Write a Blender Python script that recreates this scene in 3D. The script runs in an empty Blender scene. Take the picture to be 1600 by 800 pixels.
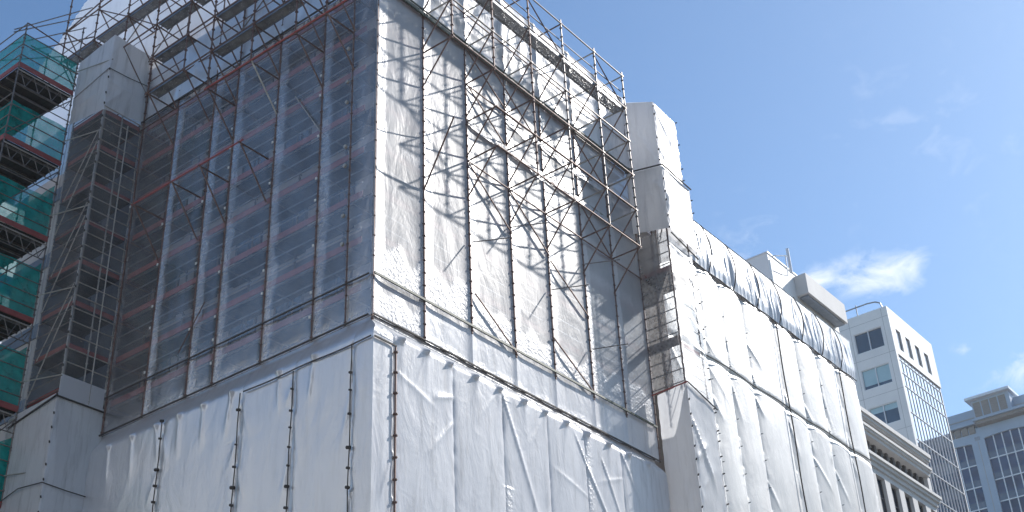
import bpy, math, random
import numpy as np
from mathutils import Matrix, Vector

random.seed(7)
SC = bpy.context.scene
COL = SC.collection

# ------------------------------------------------------------------ camera
cd = bpy.data.cameras.new('camera')
cam = bpy.data.objects.new('camera', cd)
COL.objects.link(cam)
cam.matrix_world = Matrix(((0.62065299, -0.3886628, -0.68097804, -25.09518),
                           (-0.78304902, -0.3518834, -0.51284726, -24.39737),
                           (-0.04030022, 0.85153937, -0.5227395, 1.7),
                           (0, 0, 0, 1)))
cd.sensor_width = 36.0
cd.lens = 45.639
cd.clip_end = 5000
cd.clip_start = 0.1
SC.camera = cam

# ------------------------------------------------------------------ sky, sun, exposure
SUN = Vector((.732, -.301, .611)).normalized()
W = bpy.data.worlds.new('World')
SC.world = W
W.use_nodes = True
nt = W.node_tree
nt.nodes.clear()
def WN(t, **k):
    n = nt.nodes.new(t)
    for a, b in k.items(): setattr(n, a, b)
    return n
def WL(a, b): nt.links.new(a, b)
out = WN('ShaderNodeOutputWorld'); bg = WN('ShaderNodeBackground'); bg.inputs[1].default_value = 0.096
sky = WN('ShaderNodeTexSky'); sky.sky_type = 'NISHITA'; sky.sun_disc = False
sky.sun_elevation = math.asin(SUN.z)
sky.sun_rotation = math.radians(90) - math.atan2(SUN.y, SUN.x)
sky.air_density = 1.0; sky.dust_density = 0.6; sky.ozone_density = 1.4
tc = WN('ShaderNodeTexCoord')
def vmath(op, a, b=None):
    n = WN('ShaderNodeVectorMath', operation=op)
    WL(a, n.inputs[0])
    if b is not None:
        if isinstance(b, tuple): n.inputs[1].default_value = b
        else: WL(b, n.inputs[1])
    return n
def wmath(op, a, b=None, c=None, clamp=False):
    n = WN('ShaderNodeMath', operation=op); n.use_clamp = clamp
    for i, v in enumerate((a, b, c)):
        if v is None: continue
        if isinstance(v, (int, float)): n.inputs[i].default_value = v
        else: WL(v, n.inputs[i])
    return n.outputs[0]
def cloudmap(centre, rad, stretch=(1, 1, 1.8)):
    d = vmath('SUBTRACT', tc.outputs['Generated'], Vector(centre).normalized()[:])
    d = vmath('MULTIPLY', d.outputs[0], stretch)
    l = vmath('LENGTH', d.outputs[0])
    return wmath('SUBTRACT', 1.0, wmath('DIVIDE', l.outputs['Value'], rad), clamp=True)
zone = None
for c, r, amp, st in (((.829, .285, .481), .062, 1.05, (1, 1, 2.6)), ((.808, .328, .482), .034, 1.0, (1, 1, 2.0)), ((.838, .262, .482), .035, .6, (1, 1, 2.6)),
                  ((.888, .212, .402), .05, .75, (1, 1, 2)), ((.872, .25, .422), .024, .5, (1, 1, 2.6)),
                  ((.78, .36, .512), .05, .35, (1, 1, 1)), ((.70, .41, .585), .06, .22, (1, 1, 1)), ((.80, .22, .56), .12, .22, (1, 1, 1))):
    z_ = wmath('MULTIPLY', cloudmap(c, r, st), amp)
    zone = z_ if zone is None else wmath('MAXIMUM', zone, z_)
n1 = WN('ShaderNodeTexNoise'); n1.inputs['Scale'].default_value = 26; n1.inputs['Detail'].default_value = 9
n1.inputs['Roughness'].default_value = .6; n1.inputs['Distortion'].default_value = .5
st_ = vmath('MULTIPLY', tc.outputs['Generated'], (1, 1, 1.9)); WL(st_.outputs[0], n1.inputs['Vector'])
cl = wmath('ADD', zone, wmath('MULTIPLY', wmath('SUBTRACT', n1.outputs['Fac'], .5), 3.0))
cl = wmath('SUBTRACT', cl, .30, clamp=True)
cl = wmath('MULTIPLY', wmath('MULTIPLY', cl, wmath('GREATER_THAN', zone, .001)), wmath('MULTIPLY', zone, 1.6, clamp=True), clamp=True)
cl = wmath('MULTIPLY', cl, .75)
mx = WN('ShaderNodeMix', data_type='RGBA')
WL(cl, mx.inputs['Factor']); 
WL(mx.outputs['Result'], bg.inputs[0]); WL(bg.outputs[0], out.inputs[0])
mx.inputs['B'].default_value = (7.2, 7.5, 8.1, 1)
tint = WN('ShaderNodeMix', data_type='RGBA', blend_type='MULTIPLY'); tint.inputs['Factor'].default_value = 1
WL(sky.outputs[0], tint.inputs['A']); tint.inputs['B'].default_value = (.76, .93, 1.04, 1)
WL(tint.outputs['Result'], mx.inputs['A'])

sd = bpy.data.lights.new('sun', 'SUN')
sd.energy = 3.5; sd.angle = math.radians(1.1); sd.color = (1.0, .955, .90)
so = bpy.data.objects.new('sun', sd); COL.objects.link(so)
so.rotation_euler = (-SUN).to_track_quat('-Z', 'Y').to_euler()
so.location = (0, -40, 80)
SC.view_settings.view_transform = 'Standard'
SC.view_settings.look = 'None'
SC.view_settings.exposure = 0.8
SC.view_settings.gamma = 1
SC.view_settings.use_curve_mapping = False
SC.render.engine = 'CYCLES'
SC.cycles.transparent_max_bounces = 24
SC.cycles.max_bounces = 8
SC.cycles.caustics_reflective = False
SC.cycles.caustics_refractive = False

HAZE = 0.00025
# ------------------------------------------------------------------ materials
class NB:
    def __init__(s, name):
        s.m = bpy.data.materials.new(name); s.m.use_nodes = True
        s.t = s.m.node_tree; s.t.nodes.clear()
        s.out = s.n('ShaderNodeOutputMaterial')
    def n(s, t, ins=None, **k):
        x = s.t.nodes.new(t)
        for a, b in k.items(): setattr(x, a, b)
        for a, b in (ins or {}).items(): s.set(x.inputs[a], b)
        return x
    def set(s, sock, v):
        if isinstance(v, bpy.types.NodeSocket): s.t.links.new(v, sock)
        elif isinstance(v, tuple) and len(v) == 3 and sock.type == 'RGBA': sock.default_value = (*v, 1)
        else: sock.default_value = v
    def math(s, op, a, b=0.0, clamp=False):
        x = s.n('ShaderNodeMath', {0: a, 1: b}, operation=op); x.use_clamp = clamp
        return x.outputs[0]
    def noise(s, vec, scale, detail=4, rough=.55, dist=0.0):
        return s.n('ShaderNodeTexNoise', {'Vector': vec, 'Scale': scale, 'Detail': detail, 'Roughness': rough, 'Distortion': dist}).outputs['Fac']
    def ramp(s, f, a, b, lo=.35, hi=.65):
        r = s.n('ShaderNodeValToRGB', {0: f}); e = r.color_ramp.elements
        e[0].position = lo; e[1].position = hi; e[0].color = (*a, 1); e[1].color = (*b, 1)
        return r.outputs[0]
    def mapping(s, vec, scale):
        return s.n('ShaderNodeMapping', {'Vector': vec, 'Scale': scale}).outputs[0]
    def obj(s): return s.n('ShaderNodeTexCoord').outputs['Object']
    def uv(s): return s.n('ShaderNodeTexCoord').outputs['UV']
    def attr(s, a): return s.n('ShaderNodeAttribute', attribute_name=a).outputs['Fac']
    def bump(s, h, strength, dist):
        return s.n('ShaderNodeBump', {'Height': h, 'Strength': strength, 'Distance': dist}).outputs[0]
    def done(s, sh): s.t.links.new(sh, s.out.inputs[0]); return s.m

def simple(name, a, b=None, scale=3.0, rough=.6, metal=0.0, bump=0.0, bscale=30, spec=.5, stretch=(1, 1, 1)):
    q = NB(name); v = q.mapping(q.obj(), stretch)
    b = b or tuple(min(1, c * 1.25) for c in a)
    c = q.ramp(q.noise(v, scale, 6, .65), a, b, .3, .7)
    ins = {'Base Color': c, 'Roughness': rough, 'Metallic': metal, 'Specular IOR Level': spec}
    if bump: ins['Normal'] = q.bump(q.noise(v, bscale, 4), bump, .02)
    return q.done(q.n('ShaderNodeBsdfPrincipled', ins).outputs[0])

M = {}
M['pole'] = simple('galvanised_steel_pole', (.13, .115, .11), (.26, .235, .22), 6, .5, .55)
M['rust'] = simple('rusty_steel_pole', (.10, .055, .045), (.22, .15, .13), 5, .6, .35)
M['palepole'] = simple('pale_steel_pole', (.34, .32, .29), (.5, .47, .43), 5, .45, .4)
M['red'] = simple('red_painted_board', (.21, .048, .045), (.33, .095, .085), 2, .6)
M['redtube'] = simple('red_painted_tube', (.27, .045, .045), (.40, .10, .09), 3, .5)
M['deck'] = simple('weathered_steel_deck', (.032, .036, .045), (.085, .088, .10), 1.6, .6, .4, .3, 40, stretch=(1, 6, 1))
M['darkdeck'] = simple('dark_timber_deck', (.018, .017, .016), (.05, .046, .044), 1.4, .8, 0, .3, 30, stretch=(7, 1, 1))
M['cord'] = simple('dark_cord', (.035, .032, .03), (.09, .08, .075), 9, .8)
M['batten'] = simple('dark_green_batten', (.05, .06, .045), (.12, .13, .10), 4, .6)
M['timber'] = simple('grey_timber_board', (.16, .13, .12), (.28, .24, .22), 2, .8, stretch=(1, 1, 8))
M['stone'] = simple('warm_grey_stone', (.46, .42, .40), (.58, .53, .50), .6, .85, 0, .2, 12)
M['bandstone'] = simple('blue_grey_panel', (.10, .12, .16), (.17, .20, .25), .8, .6)
M['concrete'] = simple('pale_concrete', (.36, .35, .33), (.46, .45, .43), .8, .85, 0, .15, 12)
M['asphalt'] = simple('asphalt', (.04, .04, .042), (.07, .07, .072), 1.2, .9, 0, .3, 60)
M['paving'] = simple('concrete_paving', (.30, .29, .27), (.40, .39, .36), 1.5, .85, 0, .2, 30)
M['kerb'] = simple('granite_kerb', (.34, .34, .33), (.46, .46, .45), 5, .8)
M['paint'] = simple('white_road_paint', (.70, .70, .68), (.8, .8, .78), 6, .7)
M['whitepanel'] = simple('white_facade_panel', (.66, .655, .65), (.76, .755, .74), .35, .55, 0, .05, 20)
M['creampanel'] = simple('cream_facade_render', (.50, .49, .48), (.60, .59, .58), .4, .75, 0, .1, 20, stretch=(1, 1, .4))
M['joint'] = simple('grey_joint', (.30, .30, .30), (.38, .38, .38), 2, .8)
M['mullion'] = simple('white_metal_mullion', (.62, .62, .63), (.74, .74, .75), 2, .35, .2)
M['metalgrey'] = simple('grey_metal', (.20, .22, .25), (.30, .32, .35), 3, .45, .5)
M['bluepanel'] = simple('pale_blue_grey_cladding', (.27, .35, .45), (.36, .44, .53), .2, .45)
M['louvre'] = simple('dark_soffit', (.16, .15, .14), (.26, .24, .22), .8, .7, stretch=(1, 1, 12))
M['darkframe'] = simple('dark_window_frame', (.045, .042, .045), (.09, .085, .09), 3, .5)
M['blind'] = simple('pale_blue_blind', (.30, .46, .52), (.38, .54, .60), .7, .6)
def glass(name, col, rough=.04, ior=1.9, bs=.6, bd=.015, metal=0.0):
    q = NB(name); o = q.obj()
    c = q.ramp(q.noise(o, .35, 3), tuple(x * .75 for x in col), tuple(min(1, x * 1.3) for x in col), .35, .65)
    return q.done(q.n('ShaderNodeBsdfPrincipled', {'Base Color': c, 'Roughness': rough, 'IOR': ior, 'Metallic': metal,
        'Normal': q.bump(q.noise(o, bs, 2), .25, bd)}).outputs[0])
M['glass'] = glass('dark_blue_glass', (.03, .055, .085))
M['glassblue'] = glass('deep_blue_glass', (.02, .06, .13), ior=1.3)
M['glassgrey'] = glass('grey_glass', (.06, .065, .08), ior=3.2, bs=.4, bd=.02)
M['glassreflect'] = glass('silver_glass', (.86, .87, .92), rough=.03, bs=.4, bd=.004, metal=1.0)

# shrink wrap: white sheet and clear film. 'crinkle' masks heat-shrunk puckers, 'opac' adds overlap layers
def sheetmat(name, base, base2, opac=None, vary=.5, gl=.25, rough=.32, fine=.5, transl=.35, dirt=.25, bstr=.42):
    q = NB(name); uv = q.uv(); cr = q.attr('crinkle')
    v1 = q.mapping(uv, (1.0, .35, 1)); v2 = q.mapping(uv, (1, 1, 1))
    big = q.noise(v1, 1.1, 5, .6, .8)
    ridg = q.n('ShaderNodeTexNoise', {'Vector': v2, 'Scale': 1.7, 'Detail': 5, 'Roughness': .55, 'Distortion': 1.1}, noise_type='RIDGED_MULTIFRACTAL').outputs['Fac']
    vor = q.n('ShaderNodeTexVoronoi', {'Vector': v2, 'Scale': 9.0, 'Randomness': 1.0}, feature='SMOOTH_F1').outputs['Distance']
    sm = q.noise(v2, 13, 4, .6, .6)
    h = q.math('ADD', q.math('MULTIPLY', big, .35), q.math('MULTIPLY', ridg, .09 * fine))
    h2 = q.math('MULTIPLY', q.math('ADD', vor, q.math('MULTIPLY', sm, 1.0)), q.math('MULTIPLY', cr, .17))
    h = q.math('ADD', h, h2)
    nrm = q.bump(h, bstr, .25)
    c = q.ramp(q.noise(q.mapping(uv, (.5, .22, 1)), 1.2, 7, .7), base, base2, .3, .62)
    stain = q.ramp(q.noise(q.mapping(uv, (2.2, .25, 1)), 1.5, 5, .7), (1, 1, 1), (1 - dirt, 1 - dirt * 1.02, 1 - dirt * 1.05), .5, .8)
    c = q.n('ShaderNodeMix', {'Factor': 1.0, 'A': c, 'B': stain}, data_type='RGBA', blend_type='MULTIPLY').outputs['Result']
    d = q.n('ShaderNodeBsdfDiffuse', {'Color': c, 'Normal': nrm})
    t = q.n('ShaderNodeBsdfTranslucent', {'Color': c, 'Normal': nrm})
    dt = q.n('ShaderNodeMixShader', {0: transl, 1: d.outputs[0], 2: t.outputs[0]})
    g = q.n('ShaderNodeBsdfGlossy', {'Color': (1, 1, 1), 'Roughness': rough, 'Normal': nrm})
    fr = q.n('ShaderNodeFresnel', {'IOR': 1.45, 'Normal': nrm}).outputs[0]
    gf = q.math('ADD', q.math('MULTIPLY', fr, gl * 2.2), gl * .12, clamp=True)
    s = q.n('ShaderNodeMixShader', {0: gf, 1: dt.outputs[0], 2: g.outputs[0]})
    if opac is not None:
        tr = q.n('ShaderNodeBsdfTransparent', {'Color': (.93, .95, .97)})
        o = q.math('ADD', q.attr('opac'), opac - .5)
        o = q.math('ADD', o, q.math('MULTIPLY', q.math('SUBTRACT', q.noise(q.mapping(uv, (.6, .35, 1)), 1.3, 5, .65), .5), vary), clamp=False)
        o = q.math('ADD', o, .5 * 1.0)
        o = q.math('ADD', o, q.math('MULTIPLY', q.math('MULTIPLY', q.math('SUBTRACT', vor, .35), cr), .5))
        o = q.math('MINIMUM', q.math('MAXIMUM', o, .12), .97)
        s = q.n('ShaderNodeMixShader', {0: o, 1: tr.outputs[0], 2: s.outputs[0]})
    return q.done(s.outputs[0])
M['white'] = sheetmat('white_shrink_wrap', (.73, .73, .765), (.83, .83, .855), transl=.42, dirt=.38)
M['whitewing'] = sheetmat('glossy_white_wrap', (.48, .45, .42), (.60, .57, .53), gl=.6, rough=.42, bstr=.3)  # glossier copy of the wrap, sun glare's warm tint put into its colour
M['whitelit'] = sheetmat('sunlit_white_wrap', (.80, .80, .82), (.88, .88, .89), transl=.6, dirt=.2)  # lighter copy of the wrap; sunlight passing through the tower covers is painted in
M['filmbright'] = sheetmat('glossy_sunlit_film', (.56, .55, .55), (.66, .65, .64), opac=.62, vary=.25, gl=.9, rough=.4, bstr=.3)  # film copy for the sunlit tower front, sun haze put into its opacity
M['film'] = sheetmat('clear_shrink_film', (.78, .74, .73), (.87, .83, .81), opac=.29, gl=.25, rough=.25, transl=.5, dirt=.12)
M['filmlit'] = sheetmat('sunlit_shrink_film', (.50, .50, .53), (.60, .595, .62), opac=.66, vary=.22, gl=.3, rough=.36, transl=.4, dirt=.12, bstr=.28)  # sunlit copy of the clear film; the sun's haze is built into its opacity
M['silver'] = sheetmat('creased_pale_sheet', (.60, .61, .64), (.76, .76, .78), gl=.5, rough=.3, dirt=.2, bstr=.5)
def netmat():
    q = NB('green_debris_net'); uv = q.uv()
    w = q.n('ShaderNodeTexWave', {'Vector': uv, 'Scale': 9.0, 'Distortion': .6, 'Detail': 2}, bands_direction='Y').outputs['Fac']
    n = q.noise(uv, 2.0, 5, .6, .4)
    c = q.ramp(n, (.01, .28, .25), (.03, .48, .43), .3, .7)
    d = q.n('ShaderNodeBsdfDiffuse', {'Color': c}); t = q.n('ShaderNodeBsdfTranslucent', {'Color': c})
    m = q.n('ShaderNodeMixShader', {0: .55, 1: d.outputs[0], 2: t.outputs[0]})
    tr = q.n('ShaderNodeBsdfTransparent', {'Color': (.75, .95, .95)})
    o = q.math('ADD', q.math('MULTIPLY', w, .12), q.math('MULTIPLY', n, .6), clamp=True)
    o = q.math('ADD', o, .3, clamp=True)
    return q.done(q.n('ShaderNodeMixShader', {0: o, 1: tr.outputs[0], 2: m.outputs[0]}).outputs[0])
M['net'] = netmat()
def perfmat():
    q = NB('perforated_steel_walkway'); o = q.obj()
    v = q.n('ShaderNodeTexVoronoi', {'Vector': o, 'Scale': 14.0, 'Randomness': .35}, feature='F1').outputs['Distance']
    hole = q.math('LESS_THAN', v, .34)
    p = q.n('ShaderNodeBsdfPrincipled', {'Base Color': q.ramp(q.noise(o, 3, 5), (.20, .205, .215), (.40, .40, .41)), 'Roughness': .6, 'Metallic': .1})
    tr = q.n('ShaderNodeBsdfTransparent', {})
    return q.done(q.n('ShaderNodeMixShader', {0: hole, 1: p.outputs[0], 2: tr.outputs[0]}).outputs[0])
M['perf'] = perfmat()

# ------------------------------------------------------------------ helpers
def link(o, parent=None):
    COL.objects.link(o)
    if parent is not None: o.parent = parent
    return o
def tag(o, label=None, cat=None, group=None, kind=None):
    if label: o['label'] = label
    if cat: o['category'] = cat
    if group: o['group'] = group
    if kind: o['kind'] = kind
    return o
def thing(name, label, cat, group=None):
    return tag(link(bpy.data.objects.new(name, None)), label, cat, group)

class MB:
    def __init__(s): s.v = []; s.f = []
    def add(s, vs, fs):
        b = len(s.v); s.v += [tuple(map(float, v)) for v in vs]; s.f += [tuple(i + b for i in f) for f in fs]; return s
    def box(s, a, b):
        x0, y0, z0 = (min(a[i], b[i]) for i in range(3)); x1, y1, z1 = (max(a[i], b[i]) for i in range(3))
        return s.add([(x0, y0, z0), (x1, y0, z0), (x1, y1, z0), (x0, y1, z0), (x0, y0, z1), (x1, y0, z1), (x1, y1, z1), (x0, y1, z1)],
                     [(0, 3, 2, 1), (4, 5, 6, 7), (0, 1, 5, 4), (1, 2, 6, 5), (2, 3, 7, 6), (3, 0, 4, 7)])
    def tube(s, p, q, r=.03, n=7):
        p = Vector(p); q = Vector(q); d = (q - p).normalized()
        a = d.orthogonal().normalized(); b = d.cross(a); vs = []
        for c in (p, q):
            for i in range(n):
                t = 2 * math.pi * i / n
                vs.append(c + a * (r * math.cos(t)) + b * (r * math.sin(t)))
        fs = [(i, (i + 1) % n, n + (i + 1) % n, n + i) for i in range(n)] + [tuple(range(n))[::-1], tuple(range(n, 2 * n))]
        return s.add(vs, fs)
    def path(s, pts, r=.03, n=6):
        for a, b in zip(pts, pts[1:]): s.tube(a, b, r, n)
        return s
    def standard(s, x, y, z0, z1, r=.032, step=.48, rc=.062):
        s.tube((x, y, z0), (x, y, z1), r)
        z = z0 + .1
        while z < z1 - .03:
            s.tube((x, y, z), (x, y, z + .035), rc, 8); z += step
        return s
    def beam(s, p, q, w, h):      # rectangular section, h along world z-ish, w sideways
        p = Vector(p); q = Vector(q); d = (q - p).normalized()
        up = Vector((0, 0, 1)); sd_ = d.cross(up)
        sd_ = Vector((1, 0, 0)) if sd_.length < 1e-4 else sd_.normalized()
        u2 = sd_.cross(d)
        vs = [c + sd_ * (w / 2 * i) + u2 * (h / 2 * j) for c in (p, q) for i, j in ((-1, -1), (1, -1), (1, 1), (-1, 1))]
        return s.add(vs, [(0, 1, 2, 3), (7, 6, 5, 4), (0, 4, 5, 1), (1, 5, 6, 2), (2, 6, 7, 3), (3, 7, 4, 0)])
    def build(s, name, mat, parent=None, smooth=False):
        me = bpy.data.meshes.new(name); me.from_pydata(s.v, [], s.f); me.materials.append(mat)
        if smooth:
            for p in me.polygons: p.use_smooth = True
        return link(bpy.data.objects.new(name, me), parent)

def hashg(ix, iy, seed):
    h = (ix.astype(np.int64) * 374761393 + iy.astype(np.int64) * 668265263 + seed * 982451653) & 0x7fffffff
    h = ((h ^ (h >> 13)) * 1274126177) & 0x7fffffff
    return ((h ^ (h >> 16)) & 0xffff) / 65535.0
def vnoise(x, y, seed=0):
    ix = np.floor(x); iy = np.floor(y); fx = x - ix; fy = y - iy
    fx = fx * fx * (3 - 2 * fx); fy = fy * fy * (3 - 2 * fy)
    a = hashg(ix, iy, seed); b = hashg(ix + 1, iy, seed); c = hashg(ix, iy + 1, seed); d = hashg(ix + 1, iy + 1, seed)
    return (a + (b - a) * fx) * (1 - fy) + (c + (d - c) * fx) * fy
def fbm(x, y, o=4, seed=0):
    s = 0; a = 1; t = 0
    for i in range(o): s = s + a * (vnoise(x * 2 ** i, y * 2 ** i, seed + i) - .5); t += a; a *= .5
    return s / t
def sst(a, b, x):
    t = np.clip((x - a) / (b - a), 0, 1); return t * t * (3 - 2 * t)
def creases(U, V, lines, w=.09):
    """sharp tension folds: ridges running along the given segments (u0,v0,u1,v1,amp)"""
    r = np.zeros_like(U)
    for u0, v0, u1, v1, a in lines:
        du, dv = u1 - u0, v1 - v0; L = math.hypot(du, dv)
        t = ((U - u0) * du + (V - v0) * dv) / L / L
        d = ((U - u0) * -dv + (V - v0) * du) / L
        m = (t > -.05) & (t < 1.05)
        r[m] += a * np.exp(-np.abs(d[m]) / (w * (.5 + 2.2 * np.abs(t[m])))) * (1 - sst(.55, 1.0, t[m])) * sst(-.05, .03, t[m])
    return r
def ticks(a, b, step):
    n = max(1, int(math.ceil(abs(b - a) / step))); return np.linspace(a, b, n + 1)
def sheet(name, org, ud, nd, us, vs, disp, mat, parent=None, crk=None, opc=None, vd=(0, 0, 1), mask=None):
    """cloth grid: P = org + u*ud + v*vd + disp(u,v)*nd ; disp may return (d, du, dv)"""
    us = np.asarray(us); vs = np.asarray(vs); U, V = np.meshgrid(us, vs, indexing='ij')
    d = disp(U, V); du = dv = 0
    if isinstance(d, tuple): d, du, dv = d
    ud = np.array(ud, float); nd = np.array(nd, float); vd = np.array(vd, float)
    P = np.array(org, float) + (U + du)[..., None] * ud + (V + dv)[..., None] * vd + (d + 0 * U)[..., None] * nd
    nu, nv = U.shape; P = P.reshape(-1, 3)
    i, j = np.meshgrid(np.arange(nu - 1), np.arange(nv - 1), indexing='ij')
    a = (i * nv + j).ravel(); F = np.stack([a, a + nv, a + nv + 1, a + 1], 1)
    if mask is not None:
        uc = (U[:-1, :-1] + U[1:, 1:]) / 2; vc = (V[:-1, :-1] + V[1:, 1:]) / 2
        F = F[mask(uc, vc).ravel()]
    me = bpy.data.meshes.new(name)
    me.vertices.add(len(P)); me.vertices.foreach_set('co', P.ravel())
    me.loops.add(F.size); me.loops.foreach_set('vertex_index', F.ravel().astype(np.int32))
    me.polygons.add(len(F)); me.polygons.foreach_set('loop_start', (np.arange(len(F)) * 4).astype(np.int32))
    me.polygons.foreach_set('loop_total', np.full(len(F), 4, np.int32))
    me.update(calc_edges=True)
    me.polygons.foreach_set('use_smooth', np.ones(len(F), bool))
    uvl = me.uv_layers.new(name='UVMap'); UVs = np.stack([U.ravel(), V.ravel()], 1)[F.ravel()]
    uvl.data.foreach_set('uv', UVs.ravel())
    for nm, fn in (('crinkle', crk), ('opac', opc)):
        at = me.attributes.new(nm, 'FLOAT', 'POINT')
        val = (fn(U, V) + 0 * U).ravel() if fn else np.zeros(len(P))
        at.data.foreach_set('value', val.astype(np.float32))
    me.materials.append(mat); me.validate()
    return link(bpy.data.objects.new(name, me), parent)

# ------------------------------------------------------------------ grid of the site (metres); X runs along the sunlit front, Y along the shaded side
LV = [22.3 + 1.785 * k for k in range(12)]          # lift levels
XS = [0.05, 2.35, 4.75, 7.15, 9.45, 11.85, 14.0, 16.15]
YS = [0.3, 1.04, 2.53, 4.91, 7.28, 8.63, 10.94, 13.2]
ZB = 21.1                                            # foot of the clear film
ZT = 34.8                                            # head of the clear film

# ------------------------------------------------------------------ ground, road
def slab(name, x0, y0, x1, y1, z, mat, th=.3):
    o = MB().box((x0, y0, z - th), (x1, y1, z)).build(name, mat); return tag(o, kind='structure')
slab('ground', -900, -900, 900, 900, -.02, M['asphalt'], .5)
slab('road', -300, -17.5, 600, -4.5, .0, M['asphalt'], .01)
slab('road', -17, -17.5, -6, 400, .004, M['asphalt'], .01)
slab('pavement', -5.8, -4.3, 300, 300, .12, M['paving'], .12)
slab('pavement', -300, -4.3, -17.2, 300, .12, M['paving'], .12)
slab('pavement', -300, -60, 300, -17.7, .12, M['paving'], .12)
slab('kerb', -5.8, -4.5, 300, -4.3, .13, M['kerb'], .14)
slab('kerb', -300, -17.7, 300, -17.5, .13, M['kerb'], .14)
rm = MB()
for i in range(60): rm.box((-100 + i * 6, -11.06, .0), (-97 + i * 6, -10.94, .004))
tag(rm.build('road_marking', M['paint']), kind='structure')

# ------------------------------------------------------------------ the wrapped building itself (seen dimly through the film)
t = thing('wrapped_building', 'dim stone building standing behind the clear film at the corner', 'building')
CB = 1.45
MB().box((CB, CB, 0), (17.2, 24, 39.2)).build('wall', M['stone'], t)
MB().box((17.2, CB, 0), (38.0, 22, 34.2)).build('wing_wall', M['stone'], t)
MB().box((.15, 13.4, 0), (CB - .01, 17.5, 38.0)).build('wall', M['bandstone'], t)  # nearer dark wall piece, added so the left tower film reads dark
bm = MB(); bm2 = MB()
for k in range(-1, 7):
    z = LV[0] + 1.785 * 2 * k - .9 if k < 5 else None
    if z is None or z > 38: continue
    bm.box((CB - .06, CB - .06, z), (17.2, CB - .001, z + .7)); bm2.box((CB - .06, CB - .001, z), (CB - .001, 24, z + .7))
bm.build('string_course', M['bandstone'], t); bm2.build('string_course', M['bandstone'], t)
wm = MB().box((-.62, -.03, 0), (.62, .03, 2.1)); wf = MB()
for a, b in (((-.7, -.05, -.08), (.7, .04, 0)), ((-.7, -.05, 2.1), (.7, .04, 2.2)), ((-.7, -.05, 0), (-.62, .04, 2.1)), ((.62, -.05, 0), (.7, .04, 2.1)), ((-.03, -.045, 0), (.03, .035, 2.1))): wf.box(a, b)
w0 = wf.build('window', M['darkframe'], t); p0 = wm.build('pane', M['glass'], w0)
first = True
for k in range(0, 5):
    z = LV[0] + 3.57 * k - 2.9 + 3.1
    if z > 36.8: continue
    for i in range(6):
        for side in (0, 1):
            c = 3.0 + i * 2.35
            if side == 1 and c > 14.5: continue
            if first: w, first = w0, False
            else:
                w = w0.copy(); link(w, t); p = p0.copy(); link(p, w)
            w.location = (c, CB - .04, z) if side == 0 else (CB - .04, c, z)
            w.rotation_euler = (0, 0, 0 if side == 0 else -math.pi / 2)

# ------------------------------------------------------------------ scaffolds behind the film
def inner_scaffold(name, label, axis, pos, end):
    """axis 0: runs along X behind the sunlit film, axis 1: along Y behind the shaded film"""
    t = thing(name, label, 'scaffold')
    P = (lambda a, d, z: (a, d, z)) if axis == 0 else (lambda a, d, z: (d, a, z))
    for a in pos:
        MB().standard(*P(a, 1.2, ZB - 2)[:2], ZB - 2, 36.9, .03, .9, .05).build('inner_standard', M['pole'], t)
    for k, z in enumerate(LV[:8]):
        a0, a1 = (pos[0] + (.15 if axis == 0 else .28)), end
        MB().box(P(a0, .30, z - .06), P(a1, 1.15, z)).build('deck', M['deck'], t)
        MB().box(P(a0, .08, z - .04), P(a1, .115, z + .19)).build('toe_board', M['red'], t)
        for dz in (.5, 1.02):
            MB().tube(P(a0, .06, z + dz), P(a1, .06, z + dz), .027).build('guard_rail', M['metalgrey'], t)
        MB().tube(P(a0, .12, z - .12), P(a1, .12, z - .12), .03).build('ledger', M['pole'], t)
        for a in pos[1:]:
            MB().tube(P(a, .06, z - .12), P(a, 1.3, z - .12), .028).build('transom', M['pole'], t)
    return t
inner_scaffold('scaffold', 'scaffold with red toe boards inside the sun-hazed film of the sunlit front', 0, XS, 16.0)
inner_scaffold('scaffold', 'scaffold with red toe boards inside the dark clear film of the shaded side', 1, YS, 13.15)

# ------------------------------------------------------------------ outer standards + hung lattice, sunlit front
tR = thing('scaffold', 'hung lattice scaffold of bare rusty tubes outside the sunlit front', 'scaffold', None)
F0, FO = -.09, -1.5
for i, x in enumerate(XS):
    if i == 0:
        MB().standard(x - .07, F0 + .02, ZB - .25, 39, .03, .75, .05).build('corner_standard', M['rust'], tR); continue
    MB().standard(x, F0, ZB + (1.2 if 1 < i < 7 else .0), 38.7, .04, .48, .066).build('inner_standard', M['rust'], tR)
lowx = {2.35: LV[6], 4.75: LV[6], 7.15: LV[4], 9.45: LV[4], 11.85: LV[4], 14.0: LV[4]}
zt = LV[9] + .12
for x, z0 in lowx.items():
    MB().standard(x, FO, z0 - .08, zt + .1, .035, .48, .066).build('outer_standard', M['rust'] if x < 9 else M['pole'], tR)
xs6 = XS[1:7]
for k in range(4, 10):
    z = LV[k]
    x0 = 4.75 if k < 6 else 2.35
    if k < 9: 
        MB().tube((x0, FO - .02, z), (14.05, FO - .02, z), .033).build('ledger', M['rust'] if k < 7 else M['pole'], tR)
    else: MB().tube((x0 - 2, FO - .02, z), (14.1, FO - .02, z), .033).build('ledger', M['pole'], tR)
    for x in xs6:
        if k < 6 and x < 4: continue
        mm = M['palepole'] if (k in (7, 8) or x > 10) and k > 4 else M['rust']
        MB().tube((x + .04, FO - .05, z + .02), (x + .04, F0 + .05, z + .02), .033).build('transom', mm, tR)
        if not (k >= 9):
            MB().tube((x - .04, FO, z), (x - .04, F0 + .06, z - 1.72), .031).build('brace', M['rust'], tR)
MB().tube((2.35, FO, LV[4] - .1), (2.35, F0, LV[3] - .75), .033).build('brace', M['rust'], tR)
MB().tube((1.6, -.75, LV[4] + .1), (2.35, F0, LV[4] - .3), .022).build('brace', M['rust'], tR)
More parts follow.
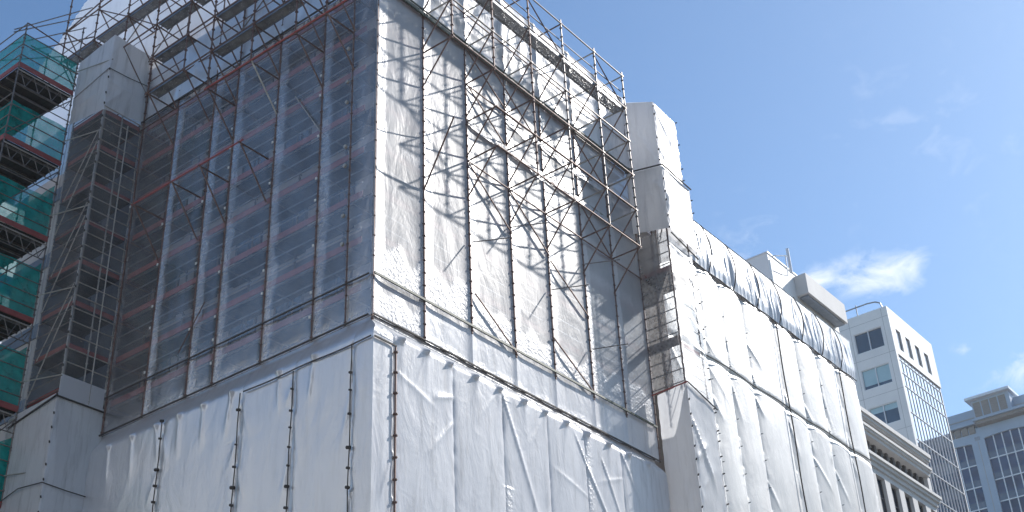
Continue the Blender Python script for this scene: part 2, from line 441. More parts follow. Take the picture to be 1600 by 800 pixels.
for (x0, z0, x1, z1) in ((4.75, 34.75, 7.15, 33.1), (4.9, 23.9, 7.1, 22.45), (9.4, 23.95, 11.7, 22.6), (9.5, 27.3, 11.85, 25.8), (7.15, 29.3, 9.45, 27.5), (4.75, 29.3, 7.15, 27.4),
                         (4.75, 33.0, 7.15, 31.2), (11.85, 31.1, 14, 29.3)):
    MB().tube((x0, F0 - .07, z0), (x1, F0 - .07, z1), .03).build('face_brace', M['rust'], tR)
for x, z in ((4.75, 25.9), (7.15, 27.7), (9.45, 26), (11.85, 28.2), (11.85, 24.4)):
    MB().tube((x, F0 - .08, z), (x + 1.15, F0 - 1.0, z + .35), .0215).build('short_brace', M['pole'], tR)
for k in range(4, 10):
    x0 = 4.75 if k < 7 else 2.35
    MB().tube((x0, F0 - .06, LV[k] - .06), (16.1, F0 - .06, LV[k] - .06), .03).build('inner_ledger', M['rust'], tR)
for n, (a, b) in enumerate(zip(xs6[1:], xs6[2:])):
    for k in (8,) if n % 2 else (5,): 
        MB().tube((b, FO + .06, LV[k]), (a, FO + .06, LV[k + 1]), .028).build('bay_brace', M['rust'], tR)
# walkway of perforated planks on the 36.6 m lift plus a blue-edged guard
t_ = MB().box((2.4, -1.42, LV[8] - .06), (13.95, -.95, LV[8])).build('walkway', M['perf'], tR)
MB().box((2.4, -1.44, LV[8] - .09), (13.95, -1.42, LV[8] + .03)).build('walkway_edge', M['metalgrey'], tR)
MB().box((2.4, -.95, LV[8] - .09), (13.95, -.92, LV[8] + .03)).build('walkway_edge', M['metalgrey'], tR)
for dz in (.95, .5): MB().tube((2.4, -1.4, LV[8] + dz), (13.95, -1.4, LV[8] + dz), .024).build('guard_rail', M['pole'], tR)

# ------------------------------------------------------------------ hung lattice, shaded side
tL = thing('scaffold', 'hung lattice scaffold with perforated walkways outside the shaded side', 'scaffold')
G0, GO = -.07, -1.45
ys_in = YS[2:]
MB().standard(G0, 1.04, ZB, 42, .028, .48, .05).build('inner_standard', M['rust'], tL)
for y in ys_in:
    MB().standard(G0, y, ZB - (.0), 44.5, .034, .6, .058).build('inner_standard', M['rust'], tL)
ylow = {1.04: 6, 2.6: 6, 4.95: 6, 7.35: 6, 8.95: 7, 11.15: 7, 13.35: 9, 15.7: 10, 18.1: 10}
for y, k in ylow.items():
    MB().standard(GO, y, LV[k] - .1 if k < 12 else 40, 45.2, .033, .48, .062).build('outer_standard', M['rust'], tL)
yl = sorted(ylow)
for k in range(6, 12):
    z = LV[k]
    lim = [y for y in yl if ylow[y] <= k]
    MB().tube((GO - .02, lim[0] - 1.2, z), (GO - .02, lim[-1] + .15, z), .033).build('ledger', M['redtube'] if k == 6 else M['rust'], tL)
    for y in lim:
        MB().tube((GO - .05, y + .04, z + .02), (G0 + .05, y + .04, z + .02), .032).build('transom', M['rust'], tL)
        if k > 6 or y < 9:
            MB().tube((GO, y - .04, z), (G0 + .05, y - .04, z - 1.75), .031).build('brace', M['palepole'] if (y, k) == (4.95, 6) else M['rust'], tL)
for k in range(7, 12):
    MB().tube((G0 - .06, .2, LV[k] - .08), (G0 - .06, 18.5, LV[k] - .08), .028).build('inner_ledger', M['rust'], tL)
for a, b, k in ((4.95, 7.35, 8), (11.15, 13.35, 9), (13.35, 15.7, 10)):
    MB().tube((GO + .06, a, LV[k]), (GO + .06, b, LV[k + 1]), .028).build('bay_brace', M['rust'], tL)
    MB().tube((G0 - .1, b, LV[k]), (G0 - .1, a, LV[k + 1]), .028).build('bay_brace', M['pole'], tL)
MB().tube((GO, 5.0, LV[4] + .02), (GO, 11.2, LV[4] + .02), .03).build('ledger', M['redtube'], tL)
for y in (5.2, 7.35, 8.9, 11.1):
    MB().tube((GO - .05, y, LV[4]), (G0, y, LV[4]), .032).build('transom', M['rust'], tL)
    MB().tube((GO, y - .04, LV[4]), (G0, y - .04, LV[3] - .1), .031).build('brace', M['rust'], tL)
MB().tube((G0 - .05, 2.5, 29.3), (G0 - .05, 3.9, 31.6), .022).build('brace', M['palepole'], tL)
MB().tube((G0 - .05, 9.2, 23.0), (G0 - .05, 8.0, 24.6), .02).build('brace', M['rust'], tL)
for (y0, y1, k) in ((11.1, 9.0, 7), (11.1, 9.0, 8), (11.1, 9.0, 9), (7.3, 2.7, 7), (7.3, 5.0, 8), (5.0, 1.2, 9), (18.0, 15.8, 10), (15.6, 11.3, 10), (8.9, 7.4, 9), (8.9, 5.0, 10)):
    z = LV[k] + .06
    w = MB().box((-1.36, y1 + .03, z - .05), (-.98, y0 - .03, z)).build('walkway', M['perf'], tL)
    e = MB().box((-1.385, y1, z - .08), (-1.36, y0, z + .02)); e.box((-.98, y1, z - .08), (-.955, y0, z + .02)); e.build('walkway_edge', M['metalgrey'], w)
    MB().tube((GO - .02, y1, z + .45), (GO - .02, y0, z + .45), .02).build('guard_rail', M['rust'], tL)
# loose raking tubes over the tower hood
for a, b in (((-1.5, 18.3, 41.9), (-1.5, 13.0, 42.6)), ((-3.0, 18.1, 40.2), (-1.4, 18.1, 40.2)), ((-1.5, 17.9, 40.4), (-.1, 17.9, 38.5)), ((-1.5, 20.8, 42.4), (-1.5, 15.7, 40.3))):
    MB().tube(a, b, .032).build('raking_tube', M['rust'], tL)

# ------------------------------------------------------------------ clear film on both faces
SEAMX = [0.0] + XS[1:]
def film_disp(seams, sgn, seed):
    def f(U, V):
        d = .028 * fbm(U * .7, V * .35, 4, seed) + .008 * fbm(U * 3, V * 1.1, 3, seed + 9)
        near = np.min([np.abs(U - s) for s in seams], axis=0)
        d = d * sst(0, .3, near) + .05 * np.exp(-near / .15) * 1.0        # pulled out to the poles
        return d
    return f
tf = thing('plastic_film', 'clear film sheeting, milky with painted sun haze, stretched over the sunlit front', 'plastic film')
def crkR(U, V):
    c = np.zeros_like(U)
    for s in SEAMX:
        w = .28 + .18 * vnoise(V * 1.3, U * 0 + s, 5)
        c = np.maximum(c, sst(.06, .12, U - s) * (1 - sst(w, w + .12, U - s)) * .8)
    hb = ZB + 1.46
    for zz, hh in ((hb, 1.0), (ZB + .05, .7)):
        h = hh * (.55 + .9 * vnoise(U * 1.7, V * 0, 11)) 
        c = np.maximum(c, sst(zz - .1, zz + .1, V) * (1 - sst(zz + h, zz + h + .35, V)))
    for k in (31.35, 28.0):
        c = np.maximum(c, .3 * np.exp(-((V - k) / .25) ** 2) * (vnoise(U * 1.2, V, 3) > .35))
    return c
def opcR(U, V): return .55 * crkR(U, V) * .7 + .12 * sst(26, 33, V) + .15 * sst(24, 21, V)
for i in range(7):
    a, b = SEAMX[i] - (.08 if i == 0 else 0), SEAMX[i + 1]
    zlo = ZB if i == 0 else ZB + 1.46
    sheet('film_panel', (0, -.05, 0), (1, 0, 0), (0, -1, 0), ticks(a, b, .09), ticks(zlo, ZT, .09),
          film_disp(SEAMX, -1, 3), M['filmlit'], tf, crkR, opcR)
    if i:
        sheet('white_panel', (0, -.05, 0), (1, 0, 0), (0, -1, 0), ticks(a, b, .09), ticks(ZB, ZB + 1.46, .09),
              film_disp(SEAMX, -1, 3), M['white'], tf, lambda U, V: .8 * (1 - sst(ZB + .05, ZB + .45, V + .25 * vnoise(U * 3, V * 3, 2))))
MB().beam((-.05, -.16, ZB + 1.46), (16.1, -.16, ZB + 1.46), .05, .08).build('batten', M['batten'], tf)
MB().beam((-.05, -.15, ZB), (16.1, -.15, ZB), .04, .05).build('batten', M['cord'], tf)
MB().beam((-.05, -.18, ZT), (16.1, -.18, ZT), .07, .16).build('batten', M['batten'], tf)
MB().beam((-.05, -.18, ZT + .2), (16.1, -.18, ZT + .2), .05, .05).build('batten', M['batten'], tf)

tg = thing('plastic_film', 'dark see-through film sheeting over the shaded side', 'plastic film')
SEAMY = [0.0] + YS[1:7] + [13.35]
def crkL(U, V):
    c = np.zeros_like(U)
    for s in SEAMY[2:]:
        w = .30 + .24 * vnoise(V * 1.3, U * 0 + s, 5)
        c = np.maximum(c, sst(.03, .10, s - U) * (1 - sst(w - .1, w + .1, s - U)) * .75)
    c = np.maximum(c, (1 - sst(.5, .95, U)) * .35)
    c = np.maximum(c, (1 - sst(.2, .5, V - ZB)) * .5)
    return c
def opcL(U, V): return .30 * crkL(U, V) + .10 * vnoise(U * .4, V * .25, 31) + .12 * (1 - sst(ZB, ZB + 3, V))
for i in range(7):
    a, b = SEAMY[i] - (.05 if i == 0 else 0), SEAMY[i + 1]
    sheet('film_panel', (-.03, 0, 0), (0, 1, 0), (-1, 0, 0), ticks(a, b, .09), ticks(ZB, ZT + .35, .09), film_disp(SEAMY, -1, 21), M['film'], tg, crkL, opcL)
MB().beam((-.13, 0, ZB), (-.13, 13.3, ZB), .04, .05).build('batten', M['cord'], tg)
MB().beam((-.13, 0, ZB + 1.46), (-.13, 13.3, ZB + 1.46), .03, .05).build('batten', M['cord'], tg)
MB().beam((-.13, 0, ZT + .35), (-.13, 13.3, ZT + .35), .04, .06).build('batten', M['cord'], tg)
clip0 = None
for y in YS[2:]:
    z = ZB + .8
    while z < 32:
        if random.random() < .42:
            c = MB().box((-.155, y + .02, z), (-.125, y + .09, z + .09)).build('clip', M['paint'], tg)
        z += .9
for z in (24.1, 25.2, 27.2, 28.0, 29.9, 30.8, 32.3):
    MB().tube((-.12, 1.2, z), (-.2, 1.2, z), .07, 8).build('clip', M['palepole'], tg)

# ------------------------------------------------------------------ white upper sheeting
tu = thing('plastic_sheet', 'white upper sheeting above the shaded side behind the walkways', 'plastic sheeting')
def ztopL(u): return 39.6 + 6.6 * sst(6, 19, u) * 1.0
def upL(U, V):
    return .16 * fbm(U * .35, V * .3, 4, 41) + .12 * np.sin(U * 1.3 + V * .2) * .4 + creases(U, V, CRU, .1)
CRU = [(y, 35.3, y + random.uniform(-2, 2), 38.5, random.uniform(-.12, .12)) for y in np.arange(.5, 22, .9)]
for a, b in ((0, 4.91), (4.91, 8.63), (8.63, 13.2), (13.2, 17.5), (17.5, 22.5)):
    sheet('sheet_panel', (-.06, 0, 0), (0, 1, 0), (-1, 0, 0), ticks(a, b, .14), ticks(ZT + .38, 47, .14), upL, M['white'], tu,
          lambda U, V: .25 * (vnoise(U, V, 8) > .6), mask=lambda u, v: (v < np.where(u < 19, 38.8 + .45 * u, 45.6 - .72 * (u - 19.1))) & (v > 35.1))
tv = thing('plastic_sheet', 'white upper sheeting above the sunlit front rolled over the parapet', 'plastic sheeting')
def upR(U, V):
    over = np.clip(V - 39.2, 0, None)
    d = .10 * fbm(U * .45, V * .4, 4, 51) + .5 * creases(U, V, CRV, .1)
    for z, s in ((37.7, .3), (36.2, .22), (35.3, .2)):
        d = d + .06 * np.exp(-((V - z - .25 * np.sin(U * .9)) / .22) ** 2)
    near = np.min([np.abs(U - s) for s in SEAMX], axis=0)
    d = d + .10 * np.exp(-near / .2)
    back = -np.minimum(over, 3)
    return d * (1 - sst(0, .8, over)) + back, 0, -over * .72 + .22 * np.sin(np.clip(over, 0, 1.57) * 2)
CRV = [(x + random.uniform(-.1, .1), random.choice((35.1, 36.9, 38.5)), x + random.uniform(-1.6, 1.6), 39.2, random.uniform(-.16, .16)) for x in np.arange(.5, 17.5, .6)]
for i in range(8):
    a = SEAMX[i] if i < 8 else 0; b = SEAMX[i + 1] if i < 7 else 17.4
    sheet('sheet_panel', (0, -.03, 0), (1, 0, 0), (0, -1, 0), ticks(a, b, .1), ticks(ZT + .1, 41.8, .1), upR, M['white'], tv,
          lambda U, V: np.clip(np.exp(-((V - 36.2) / .3) ** 2) + np.exp(-((V - 37.6) / .3) ** 2) + .9 * (np.abs(V - 36.9) < .55) * (vnoise(U * .55, V * .3, 77) > .6), 0, 1) * .5)
# gathered surplus film hanging in ragged ruffles on the face
tr_ = thing('plastic_sheet', 'ragged ruffle of surplus film gathered along the sunlit front', 'plastic sheeting')
for n, (x0, x1, z, h) in enumerate(((4.75, 9.4, 31.3, .25), (9.5, 14.0, 31.35, .2), (7.2, 13.9, 32.75, .2))):
    sheet('ruffle', (0, -.12, 0), (1, 0, 0), (0, -1, 0), ticks(x0, x1, .06), ticks(z - h, z, .06),
          lambda U, V, z=z, n=n: (.05 + .05 * fbm(U * 5, V * 2.5, 3, 60 + n) + .10 * sst(0, .3, z - V) * vnoise(U * 2.3, V, 61 + n), 0, -.25 * vnoise(U * 1.1, V * 0, 63 + n) * sst(0, h, z - V)),
          M['filmlit'], tr_, lambda U, V: .6 + 0 * U, lambda U, V: .0 + 0 * U)
    MB().beam((x0, -.15, z), (x1, -.15, z), .04, .05).build('batten', M['batten'], tr_)

# ------------------------------------------------------------------ lower white wrap
SKX = -.40; SKY = -.50
tw = thing('plastic_sheet', 'lit white lower sheeting on the street front below the clear film', 'plastic sheeting')
seamW = [-.4, .5, 3.25, 5.74, 8.2, 10.4, 12.7, 15.9]
knobs = [.85, 1.95, 3.1, 4.35, 5.6, 6.9, 8.1, 9.3, 10.6, 11.9, 13.2, 14.5]
CRW = []
for s in seamW[1:]:
    for z in np.arange(11.2, 20, 1.35):
        if random.random() < .75:
            L = random.uniform(.9, 2.6); ang = random.choice((200, 215, 235, 250, -20, -40, 165))
            CRW.append((s, z, s + L * math.cos(math.radians(ang)), z + L * math.sin(math.radians(ang)), random.uniform(.03, .10)))
for x in knobs: CRW.append((x, 20.35, x + random.uniform(-1.6, .2), 20.35 - random.uniform(1, 2.6), .025))
CRW += [(9.9, 20.0, 14.2, 13.0, .16), (5.8, 20.2, 8.2, 14.5, .12), (3.2, 18.4, 1.6, 16.6, .07), (3.2, 15.2, 1.0, 13.0, .08), (11.4, 19.6, 13.5, 15.2, .14), (12.7, 20.4, 14.6, 17, .12)]
def lowR(U, V):
    pro = -SKY * sst(0, .75, ZB - V)
    pc = sst(0, .9, ZB - V)
    d = .03 * fbm(U * .5, V * .25, 3, 71) + creases(U, V, CRW, .05) * .42
    near = np.min([np.abs(U - s) for s in seamW], axis=0)
    d = d - .035 * np.exp(-near / .08) * (.6 + .8 * vnoise(U * 4, V * 3.2, 73)) + .02 * sst(0, 1.2, near)
    d = d * sst(0, .5, ZB - V)
    for x in knobs: d = d + .17 * np.exp(-(((U - x) / .09) ** 2 + ((V - 20.42) / .10) ** 2)) + .035 * np.exp(-(((U - x) / .16) ** 2)) * np.exp(-np.clip(20.42 - V, 0, 9) / .5) * (V < 20.42)
    return pro + d * np.where(U < .1, sst(-.4, .1, U), 1), np.where(U < 0, U * (pc - 1), 0), 0
def crkW(U, V):
    c = np.zeros_like(U)
    for s in (5.74, 8.2, 10.4):
        c = np.maximum(c, np.exp(-((U - s - .15) / .22) ** 2) * (vnoise(V * .5, U * 0 + s, 9) > .35))
    c = np.maximum(c, (1 - sst(.1, .35, ZB - V)) * (U > 1))
    c = np.maximum(c, ((U < .9) * (V > 20.2)) * 1.0)
    return c
for i in range(len(seamW) - 1):
    sheet('sheet_panel', (0, 0, 0), (1, 0, 0), (0, -1, 0), ticks(seamW[i], seamW[i + 1], .055), np.concatenate([ticks(0, 10.8, .6)[:-1], ticks(10.8, ZB, .055)]), lowR, M['white'], tw, crkW)
MB().standard(.52, SKY - .05, 0, 20.0, .035, .68, .075).build('seam_pole', M['rust'], tw)
MB().beam((-.4, SKY - .05, 20.05), (.55, SKY - .05, 20.05), .04, .05).build('batten', M['cord'], tw)
MB().path([(x, -.10 - .02, ZB - .04 - .03 * math.sin(x * 3)) for x in np.arange(0.2, 16.2, .5)], .022).build('cord', M['cord'], tw)

tx = thing('plastic_sheet', 'shaded white lower sheeting with corded seams on the left side', 'plastic sheeting')
seamS = [-.5, .33, 2.85, 5.3, 9.2, 13.4]
CRS = []
for s in seamS[1:]:
    for z in np.arange(11, 20, 1.1):
        if random.random() < .8:
            L = random.uniform(.8, 2.4); ang = random.choice((250, 258, 264, 276, 282, 290))
            CRS.append((s, z, s + L * math.cos(math.radians(ang)), z + L * math.sin(math.radians(ang)), random.uniform(.03, .09)))
for y in (2, 3.6, 5.8, 7.2, 8.4, 9.6, 10.9, 12.2): CRS.append((y, 20.3, y + random.uniform(-.5, .5), 18.5, .1))
def lowL(U, V):
    pro = -SKX * sst(0, .9, ZB - V)
    pc = sst(0, .75, ZB - V)
    d = .06 * fbm(U * .5, V * .2, 4, 81) + creases(U, V, CRS, .06) * .5
    near = np.min([np.abs(U - s) for s in seamS], axis=0)
    d = d - .03 * np.exp(-near / .1) * (.6 + .8 * vnoise(U * 4, V * 3.2, 83))
    d = d * sst(0, .5, ZB - V)
    for y in (2, 3.6, 5.8, 7.2, 8.4, 9.6, 10.9, 12.2): d = d + .10 * np.exp(-(((U - y) / .11) ** 2 + ((V - 20.3) / .12) ** 2))
    return pro + d * np.where(U < .1, sst(-.5, .1, U), 1), np.where(U < 0, U * (pc - 1), 0), 0
for i in range(len(seamS) - 1):
    sheet('sheet_panel', (0, 0, 0), (0, 1, 0), (-1, 0, 0), ticks(max(seamS[i], -.5), seamS[i + 1], .06), np.concatenate([ticks(0, 10.8, .6)[:-1], ticks(10.8, ZB, .06)]), lowL, M['white'], tx,
          lambda U, V: .7 * np.exp(-((U - 5.75) / .16) ** 2) * (V < 18.5))
for y, z1 in ((.33, 20.05), (2.85, 20.0), (5.3, 20.05), (9.2, 20.3)):
    MB().path([(SKX - .07, y + .02 * math.sin(z * 2.1 + y), z) for z in np.arange(0, z1, .7)] + [(SKX - .07, y, z1)], .02).build('seam_cord', M['cord'], tx)
    z = 11.5
    while z < z1:
        if random.random() < .14: z += .4; continue
        s_ = random.uniform(.022, .06)
        MB().tube((SKX - .06, y - s_, z), (SKX - .10, y + s_ * 1.5, z + .03), s_, 6).build('seam_tie', M['cord'], tx); z += random.uniform(.55, .8)
MB().path([(SKX - .06, y, 20.05 - .02 * math.sin(y * 2)) for y in np.arange(-.45, 5.4, .4)], .024).build('cord', M['cord'], tx)

# ------------------------------------------------------------------ tower cages at each end of the corner
def cage(label, c0, c1, d, axis, zb, zt_, rails=.55):
    """axis 0: stands on the sunlit front from x=c0..c1, sticks out by d;  axis 1: on the shaded side"""
    t = thing('scaffold', label, 'scaffold')
    P = (lambda a, o, z: (a, -o, z)) if axis == 0 else (lambda a, o, z: (-o, a, z))
    cm = (c0 + c1) / 2
    near = c0
    for a, o in ((c0 + .05, .05), (c0 + .05, d * .5), (c0 + .05, d - .06), (c1 - .05, d - .06), (c1 - .05, .05)):
        x, y, _ = P(a, o, 0)
        MB().standard(x, y, zb, zt_ + 2, .03, .5, .05).build('standard', M['palepole'] if axis else M['rust'], t)
    z = zb + .25; k = 0; nx = c0 - (.05 if axis == 0 else .03)
    if axis == 0: MB().tube(P(nx, d * .5, zb), P(nx, d * .5, zt_), .022).build('standard', M['rust'], t); MB().tube(P(nx, d + .02, zb), P(nx, d + .02, zt_), .03).build('standard', M['rust'], t)
    while z < zt_:
        MB().tube(P(nx, .05, z), P(nx, d - .02, z), .024).build('rail', M['palepole'] if axis else M['pole'], t)
        MB().tube(P(c0 + .05, d - .05, z), P(c1 - .05, d - .05, z), .02).build('rail', M['pole'], t)
        z += rails
    for z in LV:
        if z < zb or z > zt_ - .4: continue
        if axis == 0 and not (29 < z < 30 or 25.5 < z < 26): continue
        if axis or z > 29: MB().box(P(c0 + .08, .1, z - .05), P(c1 - .08, d - .1, z)).build('deck', M['deck'], t)
        MB().box(P(c0 + .075, .1, z - .02), P(c0 + .105, d - .1, z + (.18 if axis or z > 28 else .42))).build('toe_board', M['red'] if axis or z > 28 else M['timber'], t)
        MB().box(P(c0 + .15, d - .13, z - .02), P(c1 - .1, d - .10, z + .18)).build('toe_board', M['red'], t)
    return t, P
cg, _ = cage('narrow tower scaffold with red boards inside film at the left end', 13.33, 15.5, 1.95, 1, 22.1, 35.3)
MB().box((-1.9, 15.42, 22.2), (.1, 15.46, 35)).build('dark_backing', M['bandstone'], cg)  # dark board added to block the sky behind the left tower film
MB().standard(-.75, 13.26, 22.1, 34.6, .026, 1.1, .04).build('standard', M['palepole'], cg)
for z0 in (22.6, 26.2, 29.7):
    MB().tube((-1.9, 15.4, z0), (-1.9, 13.5, z0 + 3.6), .024).build('brace', M['palepole'], cg)
    MB().tube((-1.9, 15.2, z0 + 1.5), (-1.9, 13.5, z0 + 4.2), .02).build('brace', M['palepole'], cg)
cage('narrow tower scaffold inside film between the two white right-hand covers', 16.2, 18.0, 1.62, 0, 23.9, 31.3)
for z, mt in ((29.4, 'red'), (26.05, 'timber'), (25.9, 'timber')):
    pass

def wrapbox(name, label, cat, pts, z0f, z1f, mat, seed, amp=.06, top=True, crk=None, opc=None, step=.08, cords=True, clips=True, topmat=None):
    """sheeting round an open plan polyline pts [(x,y)...]; z0f/z1f give bottom/top height per corner"""
    t = thing(name, label, cat)
    for i in range(len(pts) - 1):
        a = Vector(pts[i]); b = Vector(pts[i + 1]); L = (b - a).length; u = (b - a) / L
        n = Vector((u.y, -u.x))
        za, zb_, ta, tb = z0f[i], z0f[i + 1], z1f[i], z1f[i + 1]
        lo = min(za, zb_); hi = max(ta, tb)
        cr = [(random.choice((0, L)), random.uniform(lo, hi), random.uniform(0, L), random.uniform(lo, hi), random.uniform(-.5, 1) * amp * 1.2) for _ in range(int(3 + (hi - lo) * .9))]
        def f(U, V, L=L, za=za, zb_=zb_, ta=ta, tb=tb, cr=cr, i=i, lo=lo, hi=hi):
            s = U / L; bot = za + (zb_ - za) * s; tp = ta + (tb - ta) * s
            e = sst(0, .2, U) * sst(0, .2, L - U)
            d = amp * (1.3 * fbm(U * .8, V * .4, 4, seed + i)) * e + creases(U, V, cr, .07) * e
            d = d - .04 * (1 - sst(0, .12, np.minimum(U, L - U))) * (np.abs(np.mod(V * 1.5, 1) - .5) * 2)
            T = (V - lo) / (hi - lo)
            return d, 0, bot + T * (tp - bot) - V
        sheet('sheet_panel' if mat is not M['film'] else 'film_panel', (a.x, a.y, 0), (u.x, u.y, 0), (n.x, n.y, 0), ticks(0, L, step), ticks(lo, hi, step), f, mat, t, crk, opc)
        if clips and i > 0:
            for z in np.arange(lo + .3, hi - .1, .62):
                if random.random() < .15: continue
                z += random.uniform(-.12, .12)
                MB().tube((a.x, a.y, z), (a.x + n.x * .06 - u.x * .05, a.y + n.y * .06 - u.y * .05, z + .03), .03, 6).build('tie', M['cord'], t)
    return t
def capsheet(t, quad, mat, seed, amp=.08, n=16):
    q = [np.array(p, float) for p in quad]
    s = np.linspace(0, 1, n); S, T = np.meshgrid(s, s, indexing='ij')
    P = ((1 - S) * (1 - T))[..., None] * q[0] + (S * (1 - T))[..., None] * q[1] + (S * T)[..., None] * q[2] + ((1 - S) * T)[..., None] * q[3]
    P[..., 2] += amp * fbm(S * 4, T * 4, 3, seed) * np.sin(S * np.pi) * np.sin(T * np.pi)
    f = [(i * n + j, (i + 1) * n + j, (i + 1) * n + j + 1, i * n + j + 1) for i in range(n - 1) for j in range(n - 1)]
    return MB().add(P.reshape(-1, 3), f).build('top_panel', mat, t, True)
# left tower (plan: from outer back corner round the near corner to the wall)
A, B_, C_ = (-1.95, 15.7), (-1.95, 13.3), (-.02, 13.3)
h1 = wrapbox('tower_cover', 'square white sheet hood over the top of the left tower', 'plastic sheeting', [A, B_, C_], [35.2, 34.82, 35.2], [38.5, 38.75, 38.75], M['white'], 91, .07)
capsheet(h1, [(-1.95, 13.3, 38.75), (-.02, 13.3, 38.75), (-.02, 15.7, 38.6), (-1.95, 15.7, 38.5)], M['white'], 92)
MB().path([(-2.0, 13.26, 36.9), (-1.0, 13.24, 36.95), (-.05, 13.26, 37.1)], .018).build('cord', M['cord'], h1)
MB().path([(-2.0, 13.26, 36.9), (-2.0, 15.6, 36.5)], .018).build('cord', M['timber'], h1)
wrapbox('plastic_film', 'dark see-through film round the narrow left tower', 'plastic film', [A, B_, C_], [22.3, 22.45, 22.45], [35.2, 34.82, 35.2], M['film'], 93, .05,
        opc=lambda U, V: -.12 + .25 * (np.minimum(U, 2.0) < .12) + .08 * vnoise(U, V * .4, 5))
h2 = wrapbox('plastic_sheet', 'white sheeting round the foot of the left tower below its film', 'plastic sheeting', [(-2.05, 16.2), (-2.05, 13.25), (-.02, 13.25)], [0, 0, 0], [22.0, 22.15, 22.15], M['white'], 95, .09)
f1 = MB().beam((-2.1, 13.2, 22.0), (-.1, 13.2, 22.0), .05, .05).build('batten', M['cord'], h2)
MB().beam((-2.1, 13.2, 22.0), (-2.1, 16.0, 21.6), .05, .05).build('batten', M['cord'], h2)
MB().box((-2.0, 13.24, 22.06), (-.15, 13.26, 22.9)).build('flap', M['white'], h2)
MB().path([(-2.12, 16.2, 18.6), (-2.14, 14.6, 18.9), (-2.12, 13.2, 18.75), (-1.2, 13.17, 18.7), (-.4, 13.17, 18.7)], .02).build('cord', M['cord'], h2)
# right tower
D_ = [(16.15, -.02), (16.15, -1.7), (18.05, -1.7), (18.05, .3)]
r1 = wrapbox('tower_cover', 'upper white sheet box on top of the right tower', 'plastic sheeting', D_, [34.9, 34.5, 34.5, 34.8], [38.9, 38.1, 37.9, 38.6], M['whitelit'], 101, .05)
capsheet(r1, [(16.15, -1.7, 38.1), (18.05, -1.7, 37.9), (18.05, .3, 38.6), (16.15, .0, 38.9)], M['white'], 102)
D2 = [(15.95, -.02), (15.95, -1.88), (18.2, -1.88), (18.2, .3)]
r2 = wrapbox('tower_cover', 'lower white sheet box of the right tower above its film', 'plastic sheeting', D2, [31.6, 31.15, 30.9, 31.2], [34.75, 34.35, 34.2, 34.6], M['whitelit'], 103, .05)
capsheet(r2, [(15.95, -1.88, 34.35), (18.2, -1.88, 34.2), (18.2, .3, 34.6), (15.95, -.02, 34.75)], M['white'], 104)
MB().path([(16.1, -1.86, 31.0), (18.2, -1.86, 30.6)], .03).build('cord', M['cord'], r2)
D3 = [(16.12, -.02), (16.12, -1.68), (18.05, -1.68), (18.05, .3)]
wrapbox('plastic_film', 'glossy crinkled see-through film round the right tower', 'plastic film', D3[:2], [23.95, 24.0], [31.5, 31.15], M['film'], 105, .05,
        crk=lambda U, V: .7 * (1 - sst(29.2, 29.6, V)) , opc=lambda U, V: .02 + 0 * U)
wrapbox('plastic_sheet', 'bright white film front of the right tower facing the street', 'plastic sheeting', D3[1:], [23.8, 23.2, 23.4], [31.0, 30.8, 31.0], M['filmbright'], 107, .12, crk=lambda U, V: .4 * (1 - sst(25, 26, V)), opc=lambda U, V: -.3 + 0 * U)
MB().path([(15.9, -.02, 34.8), (15.9, -1.93, 34.4), (18.25, -1.93, 34.25)], .035).build('cord', M['cord'], r2)  # seam cord whose dark line also stands in for shade at the step
r4 = wrapbox('plastic_sheet', 'white sheeting round the foot of the right tower below its film', 'plastic sheeting', [(16.1, -.3), (16.1, -1.72), (18.1, -1.72), (18.1, .3)], [0, 0, 0, 0], [23.9, 24.0, 23.6, 23.8], M['whitelit'], 109, .09)
MB().path([(16.06, -.1, 23.95), (16.06, -1.78, 24.02)], .03).build('batten', M['redtube'], r4)
MB().path([(16.06, -1.78, 24.02), (18.2, -1.8, 23.5)], .03).build('cord', M['cord'], r4)
rb = bpy.data.objects.get('scaffold.005')

# ------------------------------------------------------------------ right wing wrap
tq = thing('plastic_sheet', 'glossy white sheeting tinted for sun glare on the long lower wing to the right', 'plastic sheeting')
seamQ = [18.0, 21.4, 23.3, 25.5, 28.7, 30.9, 33.3, 35.7, 38.2]
CRQ = []
for s in seamQ:
    for z in np.arange(16, 32.5, 1.4):
        L = random.uniform(1.0, 2.8); ang = random.choice((265, 275, 285, 300, 315, 250))
        if random.random() < .8: CRQ.append((s, z, s + L * math.cos(math.radians(ang)), z + L * math.sin(math.radians(ang)), random.uniform(.05, .14)))
def wingd(U, V):
    near = np.min([np.abs(U - s) for s in seamQ], axis=0)
    d = .07 * fbm(U * .5, V * .2, 4, 111) + creases(U, V, CRQ, .06) * .38 + .12 * (1 - np.exp(-near / .5)) 
    d = d - .07 * np.exp(-((V - 27.65) / .12) ** 2) - .05 * np.exp(-((V - 32.5) / .15) ** 2)
    return d
def wingc(U, V):
    a = (sst(27.6, 27.8, V) * (1 - sst(28.0, 28.9, V + .9 * vnoise(U * .8, V * 0, 12)))) 
    return np.clip(a * .7 + .15 * (vnoise(U * .7, V * .5, 13) > .65), 0, 1)
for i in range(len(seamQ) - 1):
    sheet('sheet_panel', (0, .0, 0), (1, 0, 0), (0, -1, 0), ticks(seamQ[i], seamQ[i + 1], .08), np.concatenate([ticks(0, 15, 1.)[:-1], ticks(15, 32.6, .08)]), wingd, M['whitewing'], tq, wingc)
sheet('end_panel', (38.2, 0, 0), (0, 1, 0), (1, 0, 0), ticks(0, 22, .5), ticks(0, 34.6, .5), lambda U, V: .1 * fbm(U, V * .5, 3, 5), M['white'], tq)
MB().path([(x, -.17, 27.65 - .05 * math.sin(x * 1.3)) for x in np.arange(21, 38.4, .6)], .028).build('cord', M['cord'], tq)
